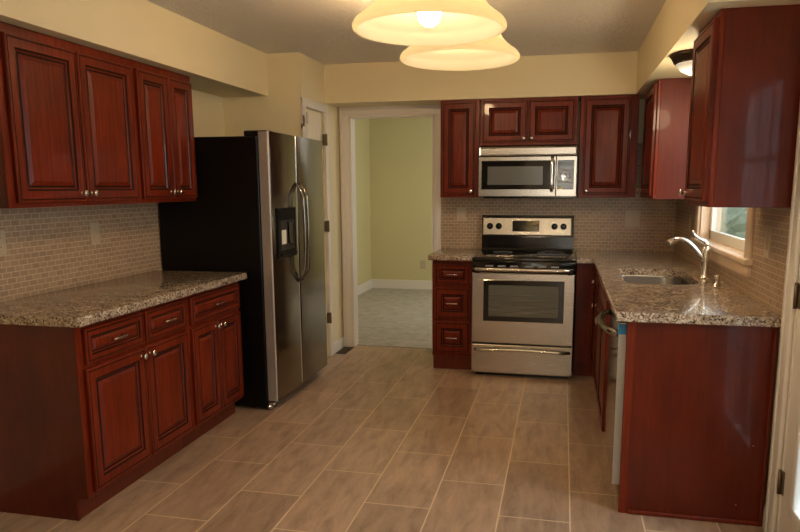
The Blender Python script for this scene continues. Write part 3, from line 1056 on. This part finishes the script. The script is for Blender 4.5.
def outer(p):
    # map each hole point outward on to the surrounding rectangle
    dx, dy = p[0] - cxm, p[1] - cym
    s_ = min(((ox1 if dx > 0 else ox0) - cxm) / dx if abs(dx) > 1e-9 else 1e9, ((oy1 if dy > 0 else oy0) - cym) / dy if abs(dy) > 1e-9 else 1e9)
    return (cxm + dx * s_, cym + dy * s_)


ou = [outer(p) for p in hole]
for (qx, qy) in ((ox1, oy1), (ox0, oy1), (ox0, oy0), (ox1, oy0)):
    k = min(range(len(ou)), key=lambda i: (ou[i][0] - qx) ** 2 + (ou[i][1] - qy) ** 2)
    ou[k] = (qx, qy)
N_ = len(hole)
vt = [[t_.verts.new((x, y, z)) for x, y in pts_] for pts_, z in ((hole, ZCT), (ou, ZCT), (hole, CTB), (ou, CTB))]
for k in range(N_):
    j = (k + 1) % N_
    t_.faces.new([vt[0][k], vt[1][k], vt[1][j], vt[0][j]])
    t_.faces.new([vt[2][k], vt[2][j], vt[3][j], vt[3][k]])
    t_.faces.new([vt[0][k], vt[0][j], vt[2][j], vt[2][k]])
    t_.faces.new([vt[1][k], vt[3][k], vt[3][j], vt[1][j]])
m = MB()
m.merge(t_)
m.box(CE, ox1, 2.880, 3.60, CTB, ZCT)
m.box(CE, ox1, 4.60, WB - .007, CTB, ZCT)
m.box(0.113, CE, 5.055, WB - .007, CTB, ZCT)
# eased front edges
m.tube([(CE - .001, 2.883, ZCT - .006), (CE - .001, 5.055, ZCT - .006)], 0.006, 8)
ct = m.build('countertop', GRANITE)
ct['label'] = 'L-shaped granite countertop around the sink on the right'; ct['category'] = 'countertop'

# sink
SK = thing('kitchen_sink', 'stainless undermount sink set into the right granite counter', 'sink', (cxm, cym, 0.70))
t_ = bmesh.new()
lv = []
for ins, z in ((-0.012, CTB - .0005), (0.002, CTB - .0005), (0.006, CTB - .01), (0.012, 0.74), (0.03, 0.712), (0.06, 0.705)):
    lv.append([t_.verts.new((x, y, z)) for x, y in rrect(sx0 + ins, sx1 - ins, sy0 + ins, sy1 - ins, 0.06, 10,
                                                          tuple(max(0.02, q - ins * 0.6) for q in (0.13, 0.05, 0.05, 0.13)))])
for a, bq in zip(lv, lv[1:]):
    for k in range(N_): t_.faces.new([a[k], a[(k + 1) % N_], bq[(k + 1) % N_], bq[k]])
t_.faces.new(lv[-1])
m = MB(); m.merge(t_, 0, True)
m.build('basin', STEELD, SK)
MB().lathe([(0.0, 0.0), (0.045, 0.0), (0.045, 0.004), (0.034, 0.005), (0.03, 0.001), (0, 0.001)], (cxm, cym, 0.706)).build('drain', CHROME, SK)

# faucet
FA = thing('kitchen_faucet', 'satin nickel faucet with curved spout behind the sink', 'faucet', (0.806, 4.06, ZCT))
fx, fy = 0.806, 4.06
MB().lathe([(0.0, 0), (0.030, 0), (0.030, 0.010), (0.024, 0.014), (0.0215, 0.02), (0.0205, 0.10), (0.0225, 0.15), (0.021, 0.178), (0.012, 0.190), (0, 0.192)],
           (fx, fy, ZCT)).build('body', CHROME, FA)
sp = []
for k in range(15):
    a = k / 14
    x = fx - .004 - 0.205 * a
    z = ZCT + 0.095 + 0.112 * math.sin(min(1, a * 1.02) * math.pi * 0.74) * (1 if a < .68 else 1) + 0.02 * a
    sp.append((x, fy, z))
MB().tube(sp, [0.017] * 3 + [0.0155] * 7 + [0.0165, 0.018, 0.0195, 0.020, 0.0195], 14).build('spout', CHROME, FA)
MB().tube([(fx - .002, fy, ZCT + .176), (fx + .003, fy, ZCT + .196), (fx - .012, fy, ZCT + .212), (fx - .042, fy, ZCT + .225), (fx - .068, fy, ZCT + .247), (fx - .080, fy, ZCT + .272)],
          [0.019, 0.018, 0.0145, 0.011, 0.0085, 0.006], 12).build('lever', CHROME, FA)
SD = thing('soap_dispenser', 'short nickel soap pump on the granite beside the faucet', 'soap dispenser', (0.796, 3.70, ZCT))
MB().lathe([(0, 0), (0.020, 0), (0.020, 0.006), (0.015, 0.010), (0.0145, 0.048), (0.016, 0.052), (0.016, 0.060), (0.010, 0.064), (0, 0.064)],
           (0.796, 3.70, ZCT), (0, 0, 1), 18).build('base', CHROME, SD)

# ------------------------------------------------------------------ switch plates and outlets


def plate(P, u, w, hw, hh, label, kind='switch', name='wall_plate'):
    o = P(u, w, 0)
    t = thing(name, label, 'outlet' if kind == 'outlet' else 'light switch', o, 'wall plates')
    MB().rings(P, u - hw, u + hw, w - hh, w + hh, [(0, 0.004, 0), (0.003, 0.006, 0)]).build('cover_plate', PLATE, t)
    if kind == 'outlet':
        for s_ in (-1, 1):
            m = MB()
            m.rings(P, u - .016, u + .016, w + s_ * .021 - .013, w + s_ * .021 + .013, [(0, 0.0075, 0)], 0.005)
            rc = m.build('receptacle', PLATE, t)
            m = MB()
            for du in (-.006, .006):
                m.rings(P, u + du - .0014, u + du + .0014, w + s_ * .021 - .002, w + s_ * .021 + .006, [(0, 0.0081, 0)], 0.007)
            m.build('slot', SOCK, rc)
    else:
        nk = 2 if hw > 0.05 else 1
        for k in range(nk):
            du = 0 if nk == 1 else (-.023 + .046 * k)
            MB().rings(P, u + du - .016, u + du + .016, w - .033, w + .033, [(0, 0.008, 0), (0.002, 0.0095, 0)], 0.005).build('rocker', PLATE, t)
    return t


plate(PL(WL + .006), 2.605, 1.185, 0.040, 0.058, 'almond outlet on the left backsplash at the photo edge', 'outlet', 'outlet')
plate(PL(WL + .006), 3.262, 1.185, 0.036, 0.060, 'almond switch plate on the left backsplash nearer the refrigerator', 'switch', 'switch_plate')
plate(PB(WB - .006), -0.840, 1.200, 0.040, 0.058, 'almond switch plate on the far backsplash left of the range', 'switch', 'switch_plate')
plate(PB(WB - .006), 0.555, 1.175, 0.058, 0.070, 'wide almond switch plate on the far backsplash right of the range', 'switch', 'switch_plate')
plate(PR(WR - .006), 5.030, 1.180, 0.040, 0.060, 'almond plate on the right backsplash between corner and sink window', 'switch', 'switch_plate')
plate(PR(WR - .006), 3.175, 1.192, 0.040, 0.064, 'almond switch plate on the right backsplash between window and glass door', 'switch', 'switch_plate')
plate(PB(9.15), -1.895, 0.355, 0.040, 0.060, 'almond outlet on the green wall of the next room', 'outlet', 'outlet')

# ------------------------------------------------------------------ floor register
FV = thing('floor_register', 'dark metal floor register by the left doorway casing', 'vent', (-1.85, 5.54, 0))
MB().box(-1.900, -1.806, 5.400, 5.650, 0.0005, 0.004, 0.0015).build('frame', DARKV, FV)
m = MB()
for k in range(9):
    y = 5.432 + k * 0.0250
    m.box(-1.889, -1.817, y - .01, y, 0.004, 0.007)
m.build('slats', HINGE, FV)

# ------------------------------------------------------------------ ceiling lights
CL = thing('ceiling_light', 'flush dome ceiling light with dark bronze rim under the right soffit', 'ceiling light', (0.690, 3.82, ZT))
MB().lathe([(0, 0), (0.165, 0), (0.170, -0.006), (0.160, -0.020), (0.148, -0.044), (0.136, -0.050), (0, -0.050)], (0.690, 3.82, ZT), (0, 0, 1), 40).build('rim', BRONZE, CL)
MB().lathe([(0.138, -0.046), (0.134, -0.060), (0.112, -0.082), (0.075, -0.099), (0.035, -0.107), (0, -0.109)], (0.690, 3.82, ZT), (0, 0, 1), 40).build('dome', DOME, CL)

GLOBE = simple('glowing_globe', (1, 1, 1), 0.5, emit=(1.0, 0.68, 0.36), estr=185)
gx, gy = -0.80, 3.40
GL = thing('globe_light', 'small glowing globe lamp on the ceiling just behind the pendant shades', 'ceiling light', (gx, gy, ZC))
MB().lathe([(0, 0), (0.075, 0), (0.070, -0.018), (0.020, -0.030), (0.016, -0.115), (0, -0.115)], (gx, gy, ZC), (0, 0, 1), 28).build('canopy', BRONZE, GL)
MB().lathe([(0.055 * math.sin(math.pi * k / 14) if 0 < k < 14 else 0, -0.165 - 0.055 * math.cos(math.pi * k / 14)) for k in range(15)], (gx, gy, ZC), (0, 0, 1), 28).build('globe', GLOBE, GL)
PX = -0.335
PT = thing('pendant_light', 'glowing three-shade pendant light with cream bell glass shades', 'pendant light', (PX, 1.70, ZC))
BELL = [(0.184, 0.0), (0.189, 0.004), (0.190, 0.012), (0.184, 0.022), (0.170, 0.032), (0.152, 0.046), (0.136, 0.064), (0.124, 0.086), (0.112, 0.118),
        (0.096, 0.150), (0.072, 0.178), (0.046, 0.196), (0.030, 0.202)]
INN = [(0.176, 0.001)] + [(r - 0.007, h + 0.003) for r, h in BELL[3:]]
PZ = 1.832
MB().tube([(PX, 1.10, PZ + .30), (PX, 2.30, PZ + .30)], 0.011, 12).build('bar', BRONZE, PT)
for y in (1.40, 2.00):
    MB().tube([(PX, y, PZ + .30), (PX, y, ZC)], 0.008, 10).build('rod', BRONZE, PT)
MB().lathe([(0, 0), (0.05, 0), (0.05, -0.012), (0.03, -0.025), (0, -0.025)], (PX, 1.40, ZC)).lathe(
    [(0, 0), (0.05, 0), (0.05, -0.012), (0.03, -0.025), (0, -0.025)], (PX, 2.00, ZC)).build('canopy', BRONZE, PT)
for y, pz, bz in ((1.20, 1.816, 0.0), (1.70, 1.816, -0.016), (2.20, 1.832, 0.016)):
    sh = MB().lathe(BELL + list(reversed(INN)), (PX, y, pz), (0, 0, 1), 56, 0, True).build('shade', SHADE, PT)
    MB().lathe([(0, 0.135), (0.022, 0.135), (0.024, 0.186), (0.036, 0.203), (0.030, 0.225), (0.014, 0.26), (0.011, PZ + .30 - pz), (0, PZ + .30 - pz)], (PX, y, pz), (0, 0, 1), 20).build('holder', BRONZE, sh)
    MB().lathe([(0, 0.026 + bz), (0.014, 0.029 + bz), (0.025, 0.040 + bz), (0.030, 0.056 + bz), (0.028, 0.074 + bz), (0.018, 0.100 + bz), (0.0135, 0.136), (0, 0.138)], (PX, y, pz), (0, 0, 1), 20).build('bulb', BULB, sh)
